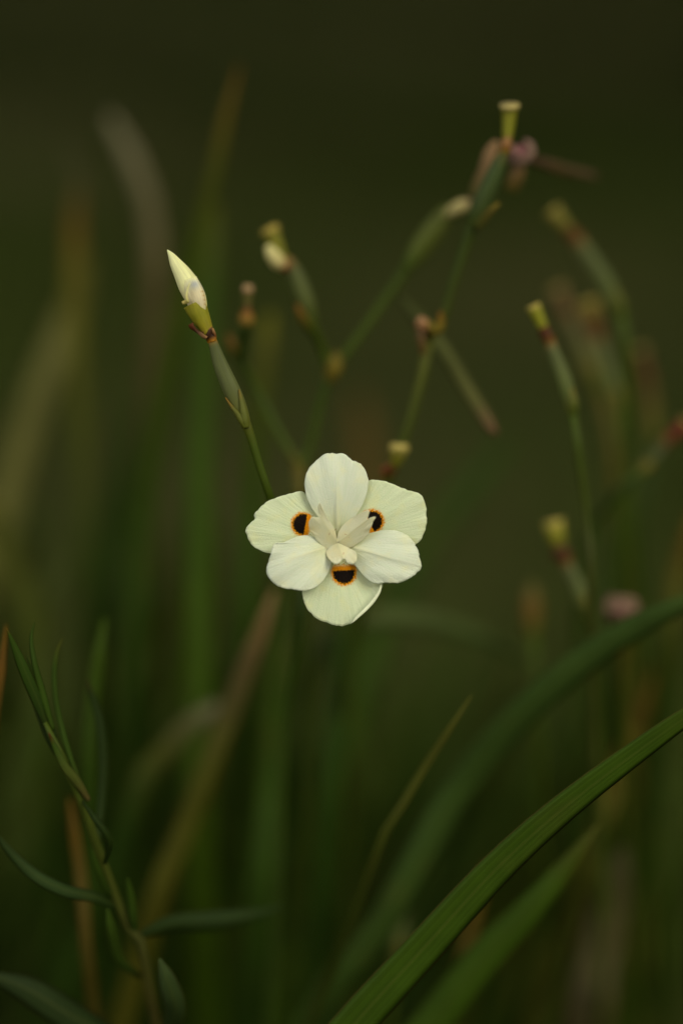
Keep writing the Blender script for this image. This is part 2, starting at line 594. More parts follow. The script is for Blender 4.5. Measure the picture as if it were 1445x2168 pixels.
px_leaf(A, [(760, 830, .32), (768, 900, .32), (775, 985, .31), (765, 1200, .3), (730, 1500, .28)],
        [20, 44, 48, 48, 44], [(0, (.11, .065, .03)), (.3, (0.15, 0.075, 0.02)), (.6, OLIVE), (1, DEEP)], (rootA[0] + .0, rootA[1] + .2, 0))
px_leaf(A, [(742, 1130, .11), (735, 1260, .115), (720, 1500, .12), (690, 1800, .13)],
        [8, 40, 56, 60], [(0, DEEP), (1, DEEP)], (rootA[0] - .02, rootA[1] + .05, 0))

# clump B: upright leaves behind the pale bud
rootB = (-0.095, 0.24, 0.0)
B = thing('iris_plant', 'clump of tall upright strap leaves, one dry grey-brown with a bent tip, behind the bud', 'plant', rootB, GRP)
px_leaf(B, [(507, 138, .11), (492, 180, .11), (468, 300, .115), (440, 420, .12), (405, 560, .13), (365, 740, .14), (330, 920, .15), (300, 1150, .16), (285, 1450, .17)],
        [5, 18, 26, 34, 40, 46, 50, 52, 52], [(0, ORANGE), (.05, (0.17, 0.10, 0.02)), (.12, OLIVE), (.3, (0.065, 0.09, 0.012)), (1, DEEP)],
        (rootB[0] - .01, rootB[1] - .03, 0))
px_leaf(B, [(458, 430, .16), (452, 480, .16), (440, 620, .16), (428, 860, .155), (424, 1150, .15), (420, 1480, .15), (430, 1900, .16)],
        [10, 34, 52, 62, 66, 68, 68], [(0, OLIVE), (.08, GREEN), (1, (0.062, 0.105, 0.008))], (rootB[0] + .03, rootB[1], 0))
px_leaf(B, [(232, 242, .2), (262, 298, .2), (298, 372, .2), (322, 460, .2), (330, 580, .2), (324, 760, .2), (310, 960, .2), (300, 1250, .2)],
        [16, 36, 42, 44, 46, 46, 46, 46], [(0, GREY), (.15, (0.21, 0.165, 0.17)), (.35, BROWN), (.7, (0.075, 0.06, 0.022)), (1, DEEP)],
        (rootB[0] - .03, rootB[1] + .04, 0), twist=0.3, fold=0.3)
px_leaf(B, [(372, 640, .22), (340, 760, .22), (275, 980, .22), (235, 1200, .22), (215, 1500, .22)],
        [10, 52, 66, 66, 66], [(0, GREEN), (1, DEEP)], (rootB[0] - .05, rootB[1] + .05, 0))
px_leaf(B, [(582, 1248, .09), (566, 1300, .09), (530, 1392, .095), (482, 1520, .1), (430, 1660, .1), (375, 1800, .105), (310, 1990, .11)],
        [10, 28, 42, 50, 54, 54, 54], [(0, PINK), (.1, (0.24, 0.135, 0.10)), (.25, BROWN), (.45, OLIVE), (1, (0.10, 0.085, 0.015))],
        (rootB[0] - .02, rootB[1] - .12, 0), twist=0.3)
px_leaf(B, [(462, 1492, .13), (400, 1535, .13), (330, 1620, .13), (270, 1750, .13)],
        [24, 46, 52, 52], [(0, GREY), (.3, OLIVE), (1, DEEP)], (rootB[0] - .05, rootB[1] - .06, 0))
px_leaf(B, [(222, 1310, .06), (212, 1380, .06), (196, 1500, .065), (190, 1720, .07)],
        [8, 28, 34, 36], [(0, (0.07, 0.11, 0.015)), (1, DEEP)], (rootB[0] - .05, rootB[1] - .12, 0))
px_leaf(B, [(572, 665, .14), (566, 730, .14), (552, 850, .14), (530, 1100, .15), (510, 1500, .16)],
        [22, 36, 38, 42, 46], [(0, YELLOW), (.1, OLIVE), (.4, GREEN), (1, DEEP)], (rootB[0] + .05, rootB[1] - .02, 0))
px_leaf(B, [(600, 1240, .12), (590, 1400, .12), (570, 1650, .125), (545, 2000, .13)],
        [8, 44, 56, 58], [(0, GREEN), (1, DEEP)], (rootB[0] + .055, rootB[1] - .05, 0))
for k in range(46):
    px = 150 + 520 * ((k * 0.618) % 1)
    py = random.uniform(950, 1650)
    tip = P(px, py, random.uniform(.13, .45))
    rt = (rootB[0] + random.uniform(-.09, .13), rootB[1] + random.uniform(-.08, .22), 0)
    c_ = random.choice([GREEN, DEEP, DEEP, OLIVE, (0.065, 0.095, 0.012)])
    filler(B, tip, rt, random.uniform(.004, .011), [(0, random.choice([OLIVE, BROWN, c_])), (.12, c_), (1, DEEP)])

# clump C: olive and straw leaves at the outer side of clump B
rootC = (-0.30, 0.30, 0.0)
C_ = thing('iris_plant', 'loose clump of olive and straw coloured strap leaves beside the tall upright clump', 'plant', rootC, GRP)
px_leaf(C_, [(128, 295, .2), (152, 312, .2), (168, 372, .2), (160, 450, .2), (158, 580, .2), (165, 800, .2), (182, 1000, .2), (196, 1300, .2)],
        [8, 18, 18, 34, 40, 42, 44, 44], [(0, (0.09, 0.08, 0.06)), (.12, (0.075, 0.065, 0.045)), (.18, ORANGE), (.25, (0.18, 0.135, 0.03)), (.5, (.12, .115, .025)), (1, DEEP)],
        (rootC[0] + .09, rootC[1], 0), twist=0.4)
px_leaf(C_, [(190, 545, .25), (160, 640, .25), (105, 780, .24), (50, 940, .24), (5, 1100, .24), (-60, 1380, .24)],
        [12, 50, 66, 70, 72, 70], [(0, OLIVE), (.2, (0.21, 0.18, 0.10)), (.6, (0.23, 0.20, 0.10)), (1, OLIVE)], rootC, twist=0.3)
px_leaf(C_, [(-40, 1060, .2), (10, 1150, .2), (50, 1250, .2), (80, 1400, .2), (95, 1700, .2)],
        [20, 62, 66, 64, 60], [(0, OLIVE), (.4, (0.08, 0.09, 0.018)), (1, DEEP)], (rootC[0] + .07, rootC[1] - .02, 0))
px_leaf(C_, [(14, 1322, .03), (8, 1380, .03), (-4, 1480, .03), (-20, 1700, .03)],
        [4, 16, 22, 24], [(0, ORANGE), (.3, (0.17, 0.07, 0.012)), (1, OLIVE)], (rootC[0] + .14, rootC[1] - .22, 0))
px_leaf(C_, [(148, 1690, .06), (158, 1760, .06), (176, 1890, .06), (195, 2100, .06)],
        [8, 22, 28, 30], [(0, ORANGE), (.4, (0.11, 0.065, 0.012)), (1, (0.08, 0.055, 0.012))], (rootC[0] + .19, rootC[1] - .2, 0))
for k in range(26):
    px = -120 + 330 * ((k * 0.618) % 1)
    py = random.uniform(1050, 1800)
    tip = P(px, py, random.uniform(.15, .5))
    rt = (rootC[0] + random.uniform(-.08, .12), rootC[1] + random.uniform(-.05, .2), 0)
    c_ = random.choice([GREEN, DEEP, OLIVE, DEEP])
    filler(C_, tip, rt, random.uniform(.004, .011), [(0, c_), (1, DEEP)])

# clump E: the crowd of leaves under the spent stalks
rootE = (0.17, 0.24, 0.0)
E = thing('iris_plant', 'crowded clump of short leaves among the spent seed stalks, with one broad dead brown leaf', 'plant', rootE, GRP)
px_leaf(E, [(1322, 1790, .13), (1305, 1860, .13), (1280, 1960, .13), (1255, 2080, .13), (1235, 2200, .13)],
        [14, 70, 100, 108, 110], [(0, (.06, .05, .03)), (.4, (0.085, 0.067, 0.042)), (1, (.085, .062, .045))], (rootE[0] - .02, rootE[1] - .05, 0), fold=0.3)
px_leaf(E, [(1430, 1340, .14), (1395, 1430, .14), (1345, 1540, .14), (1290, 1680, .14), (1240, 1850, .14)],
        [8, 34, 42, 42, 40], [(0, ORANGE), (.3, (0.14, 0.085, 0.015)), (1, OLIVE)], (rootE[0] - .02, rootE[1], 0))
px_leaf(E, [(1470, 1080, .12), (1440, 1180, .12), (1420, 1280, .12), (1400, 1500, .13)],
        [10, 36, 42, 42], [(0, ORANGE), (.4, OLIVE), (1, DEEP)], (rootE[0] + .04, rootE[1] + .02, 0))
px_leaf(E, [(1290, 1100, .2), (1300, 1250, .2), (1310, 1500, .2)],
        [10, 46, 56], [(0, DEEP), (1, DEEP)], (rootE[0], rootE[1] + .05, 0))
px_leaf(E, [(1030, 1830, .1), (1012, 1900, .1), (985, 2010, .1), (960, 2150, .1)],
        [10, 26, 30, 30], [(0, ORANGE), (.5, (0.12, 0.075, 0.014)), (1, OLIVE)], (rootE[0] - .1, rootE[1] - .1, 0))
for k in range(46):
    px = 880 + 640 * ((k * 0.618) % 1)
    py = random.uniform(1300, 1950) - (px - 880) * 0.35
    tip = P(px, py, random.uniform(.14, .5))
    rt = (tip.x - random.uniform(.02, .16), rootE[1] + random.uniform(-.04, .25), 0)
    c_ = random.choice([GREEN, DEEP, DEEP, OLIVE, DEEP])
    filler(E, tip, rt, random.uniform(.004, .010), [(0, random.choice([BROWN, c_, c_])), (.15, c_), (1, DEEP)])

# clump D: further leaves between, low and dark
rootD = (0.02, 0.62, 0.0)
D_ = thing('iris_plant', 'low dark clump of strap leaves standing on the lawn behind the flower', 'plant', rootD, GRP)
for k in range(34):
    px = 330 + 800 * ((k * 0.618) % 1)
    py = random.uniform(1330, 1800)
    tip = P(px, py, random.uniform(.35, .75))
    rt = (rootD[0] + (px - 722) * 0.0002 + random.uniform(-.12, .12), rootD[1] + random.uniform(-.12, .12), 0)
    c_ = random.choice([DEEP, DEEP, GREEN, OLIVE])
    filler(D_, tip, rt, random.uniform(.005, .011), [(0, c_), (1, DEEP)])

# ------------------------------------------------------------------ stalk pieces
def stem_to_ground(pts, rpx, root, stops, parent, name='stem'):
    """stem traced top -> lowest seen point, carried on to the ground"""
    wp = [P(*p) for p in pts]
    rs = [r * S * (DIST + p[2]) / DIST for r, p in zip(rpx, pts)]
    rt = Vector(root)
    q = wp[-1]
    d = (wp[-1] - wp[-2]).normalized()
    gap = (rt - q).length
    mid = (q + d * gap * 0.4 + rt + Vector((0, 0, 1)) * gap * 0.35) * 0.5
    return tube(name, wp + [mid, rt - Vector((0, 0, .02))], rs + [rs[-1] * 1.15, rs[-1] * 1.3], stops, parent, seg=44)


def px_tube(name, pts, rpx, stops, parent, **kw):
    return tube(name, [P(*p) for p in pts], [r * S * (DIST + p[2]) / DIST for r, p in zip(rpx, pts)], stops, parent, **kw)


def wilted(name, px, py, dz, size, parent, cols, n=7, seed=1):
    """a shrivelled flower: crumpled narrow petals twisted round each other"""
    rs = random.Random(seed)
    c = P(px, py, dz)
    body = tube(name, [c + UP * size * .5, c, c - UP * size * .6], [size * .25, size * .55, size * .2], [(0, cols[0]), (.5, cols[1]), (1, cols[-1])], parent, bump=.18, n=16, mat=MAT['bud'])
    for k in range(n):
        a_ = k * 2 * math.pi / n + rs.uniform(-.3, .3)
        o = RIGHT * math.cos(a_) + FWD * math.sin(a_)
        p0 = c - UP * size * .5
        p1 = c + o * size * .55 - UP * size * .05
        p2 = c + o * size * rs.uniform(.3, .75) + UP * size * rs.uniform(.2, .5)
        p3 = c + o * size * rs.uniform(.0, .4) + UP * size * rs.uniform(.4, .9)
        w = size * rs.uniform(.4, .7)
        blade('petal', [p3, p2, p1, p0], [w * .3, w, w * .9, w * .3], [(0, cols[k % len(cols)]), (1, cols[(k + 1) % len(cols)])], body,
              rs.uniform(-1.5, 1.5), .5, 20, wav=.3, mat=MAT['bud'])
    return body


def spent(parent, knob, ring, sheath_pts, knob_r, sheath_r, dz, knob_stops=None, ring_col=DARK, sheath_stops=None, flare=1.08):
    """a spent bloom: pale open tube end, dark shrivelled ring, green sheath below"""
    ks = knob_stops or [(0, (0.42, 0.38, 0.15)), (.25, LIME), (1, LIME)]
    k0, k1 = knob
    px_tube('flower_tube', [(*k0, dz), (k0[0] * .55 + k1[0] * .45, k0[1] * .55 + k1[1] * .45, dz), (*k1, dz)], [knob_r * flare, knob_r * .95, knob_r * .75], ks, parent)
    d = Vector((k0[0] - k1[0], k0[1] - k1[1])).normalized()
    px_tube('rim', [(k0[0] + d.x * 1.5, k0[1] + d.y * 1.5, dz), (k0[0] - d.x * 2.5, k0[1] - d.y * 2.5, dz)], [knob_r * flare * .95, knob_r * flare * 1.1],
            [(0, (0.50, 0.44, 0.22)), (1, (0.42, 0.40, 0.15))], parent, seg=4)
    px_tube('withered_ring', [(*k1, dz), (*ring, dz), (*sheath_pts[0], dz)], [knob_r * .85, knob_r * .95, sheath_r[0]],
            [(0, ring_col), (.6, (0.075, 0.032, 0.015)), (1, ORANGE)], parent, bump=.15, seg=14)
    sh = px_tube('sheath', [(*p, dz) for p in sheath_pts], sheath_r, sheath_stops or [(0, (0.16, 0.11, 0.05)), (.12, SHEATH), (.75, (0.075, 0.11, 0.04)), (1, (0.09, 0.10, 0.02))], parent, bump=.05, sq=.8)
    n = len(sheath_pts)
    a, b, c = sheath_pts[n // 2], sheath_pts[-2], sheath_pts[-1]
    rr = sheath_r[-2]
    px_tube('bract', [(a[0] + rr * .8, a[1], dz - .001), (b[0] + rr * .5, b[1], dz - .001), (c[0], c[1], dz)], [rr * .15, rr * .7, rr * .6], [(0, YELLOW), (.4, (0.10, 0.12, 0.03)), (1, GREEN)], parent)
    return sh


# ------------------------------------------------------------------ the main stalk: white flower and cream bud
root1 = (-0.045, 0.085, 0.0)
T1 = thing('flower_stalk', 'slender green stalk bearing the open white flower and a pointed cream bud', 'flower', root1, SGR)
stem_to_ground([(642, 1232, .042), (636, 1330, .046), (618, 1450, .055), (604, 1560, .063), (592, 1750, .075), (584, 1950, .085)],
               [9, 9.5, 10, 10.5, 11, 11.5], root1, [(0, DEEP), (1, DEEP)], T1)
px_tube('branch', [(712, 1145, .0075), (700, 1165, .014), (668, 1205, .032), (641, 1240, .042)], [7, 8.5, 8.5, 9], [(0, LIME), (.3, SHEATH), (1, GREEN)], T1)
px_tube('branch', [(519, 893, .001), (532, 928, .002), (549, 985, .004), (571, 1050, .008), (602, 1140, .022), (642, 1236, .042)], [11, 9.5, 9, 9, 9, 9], [(0, (0.085, 0.105, 0.014)), (.1, GREEN), (1, GREEN)], T1)


def K(cx, cy):                     # flower tracing coordinates -> photograph pixels
    return 500 + cx * 0.29758, 930 + cy * 0.29758


def Kb(cx, cy):                    # bud tracing coordinates -> photograph pixels
    return 300 + cx * 0.30450, 440 + cy * 0.30450


UNIT = 0.29758 * S                 # metres per tracing unit


def petal(name, base, left, tip, right, hfun, mat, parent, blot=None, rough=0.0, seed=0, nt=200, nr=30):
    """petal = fan of rays from its base to a traced edge; hfun(x, y) lifts it off the flower's plane (metres)"""
    g = np.random.default_rng(seed)
    out = np.vstack([np.array(left, float), [tip], np.array(right, float)[::-1]])
    e = spline(out, nt)
    bvec = np.array(base, float)
    ax = np.array(tip, float) - bvec
    Lp = np.linalg.norm(ax)
    ax /= Lp
    ay = np.array([-ax[1], ax[0]])
    far = np.clip((np.linalg.norm(e - bvec, axis=1) / Lp - .55) / .3, 0, 1)
    t = np.linspace(0, 1, nt)
    wob = sum(a * np.sin(t * f * 2 * math.pi + g.random() * 6) for a, f in ((1.0, 7), (.8, 13), (.7, 23), (.5, 37)))
    jag = np.interp(t, np.linspace(0, 1, 111), g.normal(0, 1, 111))
    dirs = (e - bvec) / np.maximum(np.linalg.norm(e - bvec, axis=1, keepdims=True), 1e-6)
    e = e + dirs * (far * rough * (wob * 0.8 + jag * 0.9))[:, None]
    hw = max(abs((e - bvec) @ ay))
    rs = np.linspace(0, 1, nr) ** 0.85
    V, UV, UB = [], [], []
    for i, r in enumerate(rs):
        p = bvec + (e - bvec) * r
        y = ((p - bvec) @ ax) / Lp
        x = ((p - bvec) @ ay) / hw
        h = hfun(x, y)
        ruf = far * r ** 7 * 0.00016 * (np.sin(t * 47 + seed + 3 * np.sin(t * 9 + seed)) + .7 * np.sin(t * 83 + seed * 2) + .8 * jag * .6)
        h = h + ruf
        for j in range(nt):
            px, py = K(*p[j])
            V.append(P(px, py, 0) - FWD * float(h[j]))
        UV.append(np.stack([t, np.full(nt, r)], 1))
        if blot is not None:
            bc, rad, od = blot
            od = np.array(od, float) / np.linalg.norm(od)
            pd = np.array([-od[1], od[0]])
            UB.append(np.stack([((p - bc) @ pd) / rad, ((p - bc) @ od) / rad], 1))
        else:
            UB.append(np.stack([x * hw / 75.0, ((p - bvec) @ ax) / 75.0 - 1.6], 1))
    F = []
    for i in range(nr - 1):
        for j in range(nt - 1):
            a_ = i * nt + j
            F.append((a_, a_ + 1, a_ + nt + 1, a_ + nt) if i else (a_, a_ + nt + 1, a_ + nt))
    o = mesh_obj(name, V, F, mat, parent, None, {'UVMap': np.vstack(UV), 'fan': np.vstack(UV), 'blotch': np.vstack(UB)})
    s = o.modifiers.new('thickness', 'SOLIDIFY')
    s.thickness = 0.00028
    s.offset = 0
    return o


def outer_h(tilt=0.0, curl=0.0, side=1, back=.0035):
    def h(x, y):
        v = -.0042 + (.0046 - .4 * back) * np.sin(np.clip(y, 0, 1.2) * (1.9 + 60 * back))
        v = v - .0009 * np.abs(x) ** 1.5 + .0005 * np.exp(-(x / .10) ** 2) * (1 - y)
        v = v + tilt * x * .002
        if curl:
            v = v + curl * np.clip((side * x - .62) / .38, 0, 1) ** 2
        return v
    return h


def inner_h(tilt=0.0, cup=.0, rib=.0005, lift=.0, back=.004):
    def h(x, y):
        v = -.0035 + (.0066 + lift) * np.sin(np.clip(y, 0, 1.2) * (1.75 + 100 * back))
        v = v + cup * x ** 2 + tilt * x * .002
        v = v + rib * np.exp(-(x / .07) ** 2) * np.clip(1.15 - y, 0, 1)
        v = v + .0003 * np.sin(x * 9 + y * 4) * y
        return v
    return h


flower = px_tube('flower', [(714, 1146, -.001), (712, 1147, .003), (712, 1149, .008)], [5, 11, 7.5], [(0, CREAM), (.4, LIME), (1, LIME)], T1, mat=MAT['bud'])
flower['label'] = 'open white six-petalled flower with three dark orange-ringed spots'
CB = (718, 735)
petal('petal', CB, [(690, 730), (640, 690), (585, 590), (540, 490), (500, 425), (478, 377), (430, 374), (370, 388), (300, 409), (230, 440), (165, 487), (127, 535), (130, 568), (90, 605)],
      (68, 650), [(710, 760), (640, 770), (560, 770), (440, 790), (330, 815), (243, 812), (190, 800), (125, 765), (85, 715)],
      outer_h(.3), MAT['outer_petal'], flower, ((478, 606), 74, (-1, -.18)), 2.2, 1)
petal('petal', CB, [(722, 705), (760, 610), (810, 480), (870, 370), (936, 296), (1010, 292), (1090, 307), (1150, 336), (1220, 362)],
      (1312, 394), [(745, 755), (850, 770), (960, 775), (1100, 785), (1200, 780), (1279, 746), (1330, 685), (1352, 590), (1350, 500), (1338, 440)],
      outer_h(-.2, back=.002), MAT['outer_petal'], flower, ((962, 585), 74, (1, -.45)), 1.6, 2)
petal('petal', CB, [(700, 755), (665, 850), (610, 960), (540, 1030), (477, 1072), (470, 1112), (490, 1180), (530, 1242), (590, 1287), (660, 1311)],
      (750, 1332), [(745, 750), (850, 850), (930, 940), (1034, 1022), (1022, 1080), (982, 1142), (930, 1202), (862, 1268), (820, 1310)],
      outer_h(.0, .0022, -1), MAT['outer_petal'], flower, ((765, 948), 78, (.05, 1)), 1.8, 3)
px_tube('rolled_edge', [(*K(x, y), -.0016) for x, y in ((1031, 1022), (1019, 1080), (981, 1140), (929, 1200), (861, 1266), (822, 1306))], [.8, 2.6, 3.6, 3.6, 2.8, .8],
        [(0, (.84, .87, .62)), (1, (.84, .87, .62))], flower, mat=MAT['bud'], bump=.08, sq=.5)
petal('petal', (718, 728), [(700, 690), (650, 640), (590, 560), (540, 490), (505, 420), (489, 350), (490, 280), (515, 212), (565, 155), (618, 113), (668, 100)],
      (712, 106), [(735, 690), (790, 620), (850, 540), (900, 455), (928, 375), (939, 292), (917, 222), (880, 176), (822, 150), (788, 116), (752, 102)],
      inner_h(0, -.0012, .0007, -.001), MAT['inner_petal'], flower, None, 1.6, 4)
petal('petal', (722, 738), [(760, 735), (830, 725), (900, 692), (1000, 656), (1100, 648), (1180, 664), (1240, 708), (1282, 770), (1302, 840)],
      (1309, 900), [(745, 760), (800, 800), (843, 840), (860, 900), (900, 962), (950, 1006), (1000, 1026), (1060, 1020), (1160, 1017), (1212, 996), (1270, 960), (1300, 925)],
      inner_h(.5, -.0016, .0004, .0005), MAT['inner_petal'], flower, None, 2.0, 5)
petal('petal', (714, 738), [(690, 760), (670, 810), (668, 890), (650, 950), (600, 1022), (540, 1062), (470, 1076), (400, 1063), (320, 1051), (260, 1016), (228, 970)],
      (220, 910), [(690, 740), (640, 742), (590, 715), (530, 690), (470, 684), (400, 704), (330, 736), (271, 745), (243, 828)],
      inner_h(-.4, -.0012, .0003, .0014), MAT['inner_petal'], flower, None, 1.4, 6)


def style_h(lift, ridge=.0019):
    def h(x, y):
        v = .0008 + lift * y - ridge * np.abs(x) + .0014 * np.clip(y - .75, 0, 1) * 4 * np.abs(x)
        return v
    return h


# three pale style crests, each forked into two pointed lobes, over the spotted petals
petal('style_crest', (718, 738), [(705, 765), (645, 782), (590, 735), (548, 680), (520, 625), (517, 590), (541, 558)],
      (598, 552), [(714, 715), (704, 660), (680, 605), (640, 555), (612, 520), (596, 452), (582, 500)], style_h(.0048), MAT['style'], flower, None, 1.0, 11, 90, 22)
petal('style_crest', (718, 738), [(716, 705), (738, 640), (800, 575), (868, 532), (938, 503), (937, 540)],
      (928, 572), [(735, 752), (800, 772), (870, 735), (925, 690), (950, 640), (968, 590), (988, 552), (960, 556)], style_h(.0052), MAT['style'], flower, None, .8, 12, 90, 22)
petal('style_crest', (718, 738), [(690, 752), (640, 795), (655, 845), (690, 878), (728, 880)],
      (764, 848), [(745, 748), (800, 775), (848, 805), (855, 850), (830, 880), (795, 880)], style_h(.0040), MAT['style'], flower, None, 1.0, 13, 90, 22)

# the bud with its folded outer petals, green tube, withered ring and sheath
bud_dz = .0015


def budpts(l, dz=bud_dz):
    return [(*Kb(x, y), dz) for x, y in l]


def bud_col(u, ang, cc):
    k = np.exp(-((u - .66) / .10) ** 2) * np.exp(-((ang - 3.5) / .9) ** 2) * .6
    return cc * (1 - k[:, None]) + np.array([.42, .44, .48]) * k[:, None]


Bd = px_tube('bud', budpts([(178, 292), (205, 330), (240, 390), (285, 460), (330, 540), (372, 620), (400, 690), (412, 740)]),
             [1, 7, 13.5, 19, 23, 22.5, 17.5, 12], [(0, (0.84, 0.84, 0.44)), (.5, (0.84, 0.83, 0.42)), (.75, (0.80, 0.74, 0.36)), (1, (0.60, 0.56, 0.15))],
             T1, n=28, seg=40, mat=MAT['bud'], sq=.9, colfun=bud_col)
Bd['label'] = 'pointed cream flower bud with folded petals'


def flap_col(u, ang, cc):
    k = np.exp(-((u - .22) / .13) ** 2) * np.exp(-((ang - 1.75) / .45) ** 2) * .85
    y = (np.exp(-((ang - 2.15) / .14) ** 2) * (.5 + .5 * np.sin(u * 55))) * (u > .45) * (u < .9) * .8
    cc = cc * (1 - k[:, None]) + np.array([.40, .43, .45]) * k[:, None]
    return cc * (1 - y[:, None]) + np.array([.50, .30, .03]) * y[:, None]


px_tube('folded_petal', budpts([(338, 498), (354, 540), (374, 585), (393, 640), (405, 690), (410, 722)], bud_dz),
        [22, 24.5, 25.5, 24.5, 20, 16], [(0, (0.84, 0.82, 0.44)), (.4, (0.78, 0.70, 0.44)), (.8, (0.76, 0.67, 0.42)), (1, (0.74, 0.68, 0.30))],
        Bd, n=26, seg=26, mat=MAT['bud'], sector=(-.9, 2.25), colfun=flap_col)
px_tube('folded_petal', budpts([(190, 345), (215, 400), (243, 455), (272, 510)], bud_dz), [10, 16, 20, 21.5], [(0, (0.84, 0.84, 0.46)), (1, (0.84, 0.83, 0.48))],
        Bd, n=20, seg=22, mat=MAT['bud'], sector=(2.3, 4.2))
px_tube('folded_petal', budpts([(335, 520), (318, 570), (312, 620), (322, 655)], -.0045), [2, 2.5, 3, 2.5], [(0, (0.8, 0.78, .4)), (1, (0.66, 0.60, .2))], Bd, seg=14, mat=MAT['bud'])
px_tube('flower_tube', budpts([(368, 668), (388, 715), (420, 780), (452, 845), (466, 878)]), [24.5, 22.5, 18.5, 13.8, 11.5], [(0, (0.30, 0.32, 0.05)), (.4, (0.22, 0.245, 0.025)), (1, (0.26, 0.25, 0.03))], T1, n=20)
px_tube('rim', budpts([(282, 662), (305, 655), (330, 648)], -.003), [3.5, 4.5, 3], [(0, (0.62, .58, .3)), (1, (0.5, .5, .2))], T1, seg=10)
px_tube('withered_ring', budpts([(452, 848), (470, 880), (486, 908), (494, 932)]), [13.5, 12.2, 11, 10], [(0, (0.26, 0.15, 0.09)), (.15, DARK), (.62, (.03, .014, .008)), (.75, ORANGE), (1, (0.40, .20, .02))], T1, n=22, bump=.14, seg=26)
px_tube('withered_scrap', budpts([(340, 808), (352, 826), (385, 860), (425, 888), (452, 905)], -.001), [6, 5, 3.5, 4, 4], [(0, (0.10, 0.03, 0.015)), (.5, DARK), (1, (0.3, .18, .12))], T1, bump=.3, n=10)
px_tube('withered_scrap', budpts([(492, 838), (502, 862), (512, 890)], 0), [2, 3, 2], [(0, (0.30, 0.19, 0.12)), (1, (0.16, .07, .03))], T1, bump=.3, n=10, seg=12)
sh = px_tube('sheath', budpts([(492, 922), (512, 985), (548, 1090), (595, 1200), (640, 1300), (682, 1400), (712, 1475), (728, 1525)]),
             [9.5, 12, 15.5, 17.5, 18, 16.5, 13, 9.5], [(0, (0.26, 0.17, .04)), (.06, SHEATH), (.5, (0.105, 0.140, 0.075)), (.8, (0.10, 0.125, 0.04)), (1, (0.10, 0.12, 0.02))], T1, n=26, seg=40, sq=.75)
px_tube('bract', budpts([(676, 1262), (690, 1330), (706, 1410), (718, 1480), (731, 1530)], -.0005), [1.2, 5, 8, 8.5, 5], [(0, (0.22, .18, .05)), (.3, (0.11, .14, .04)), (1, (0.09, .12, .02))], sh, n=16)
px_tube('bract', budpts([(582, 1318), (622, 1378), (664, 1430), (696, 1480), (720, 1530)], -.0005), [1, 3.5, 6, 7.5, 4], [(0, (0.24, .14, .03)), (.4, (0.10, .12, .03)), (1, (0.09, .12, .02))], sh, n=16)

# ------------------------------------------------------------------ stalk with two arms behind the flower
root2 = (-0.02, 0.15, 0.0)
T2 = thing('flower_stalk', 'forked stalk rising behind the white flower, its arms ending in closed pale tips', 'flower', root2, SGR)
dz = .07
stem_to_ground([(632, 985, dz), (634, 1060, dz), (640, 1250, .10), (645, 1500, .14)], [13, 9.5, 10, 10.5], root2, [(0, OLIVE), (.1, GREEN), (1, DEEP)], T2)
px_tube('branch', [(632, 985, dz), (600, 935, dz), (545, 830, dz), (508, 760, .065), (494, 728, .063)], [11, 9, 9, 9, 8], [(0, OLIVE), (.15, GREEN), (1, DEEP)], T2)
px_tube('bract', [(482, 708, .062), (490, 728, .062), (500, 752, .064)], [4, 10, 9], [(0, ORANGE), (.5, (0.13, 0.09, .02)), (1, GREEN)], T2, seg=12)
px_tube('branch', [(510, 762, .06), (516, 720, .055), (521, 688, .05)], [9, 10, 12], [(0, DEEP), (1, DEEP)], T2, seg=12)
px_tube('sheath', [(521, 692, .05), (522, 676, .05), (523, 660, .05)], [13, 17, 13], [(0, OLIVE), (.5, (0.20, 0.13, .035)), (1, ORANGE)], T2, seg=12)
px_tube('flower_tube', [(523, 662, .05), (524, 640, .05), (524, 615, .05)], [9, 8, 11], [(0, (0.12, 0.04, .02)), (.5, (.07, .08, .02)), (1, (.12, .1, .05))], T2, seg=14)
px_tube('rim', [(524, 618, .05), (525, 604, .05)], [12, 10], [(0, (.30, .2, .16)), (1, (.42, .32, .28))], T2, seg=6)
px_tube('branch', [(634, 988, dz), (655, 950, dz), (672, 880, .068), (690, 815, .066), (704, 782, .066)], [10, 9, 9, 10, 12], [(0, GREEN), (1, DEEP)], T2)
px_tube('bract', [(712, 745, .064), (708, 775, .064), (696, 808, .066)], [8, 17, 11], [(0, OLIVE), (.5, YELLOW), (1, OLIVE)], T2, seg=14)
px_tube('branch', [(698, 790, .066), (684, 740, .064), (668, 705, .06), (656, 680, .058)], [9, 10, 11, 13], [(0, GREEN), (1, GREEN)], T2)
px_tube('sheath', [(662, 690, .058), (650, 645, .056), (632, 598, .055), (612, 560, .054), (602, 548, .054)], [11, 17, 18, 15, 11], [(0, GREEN), (.3, (0.075, .105, .04)), (.8, SHEATH), (1, (.2, .13, .05))], T2, sq=.8)
px_tube('bract', [(628, 645, .052), (640, 672, .054), (658, 700, .058)], [4, 10, 10], [(0, ORANGE), (.5, OLIVE), (1, GREEN)], T2, seg=12)
px_tube('withered_ring', [(606, 572, .051), (600, 560, .052), (594, 556, .053)], [8, 12, 9], [(0, (.15, .05, .02)), (1, (.25, .14, .08))], T2, seg=10, bump=.15)
px_tube('bud', [(566, 520, .05), (576, 538, .05), (590, 556, .051), (604, 566, .053)], [7, 15, 16, 9], [(0, (.66, .60, .24)), (.5, (.62, .54, .22)), (1, (.45, .32, .12))], T2, mat=MAT['bud'])
px_tube('flower_tube', [(600, 552, .055), (588, 525, .056), (574, 492, .057)], [9, 14, 18], [(0, LIME), (1, (.16, .17, .025))], T2)
px_tube('rim', [(575, 494, .057), (569, 482, .057)], [21, 20], [(0, (.32, .28, .09)), (1, (.38, .34, .12))], T2, seg=6)
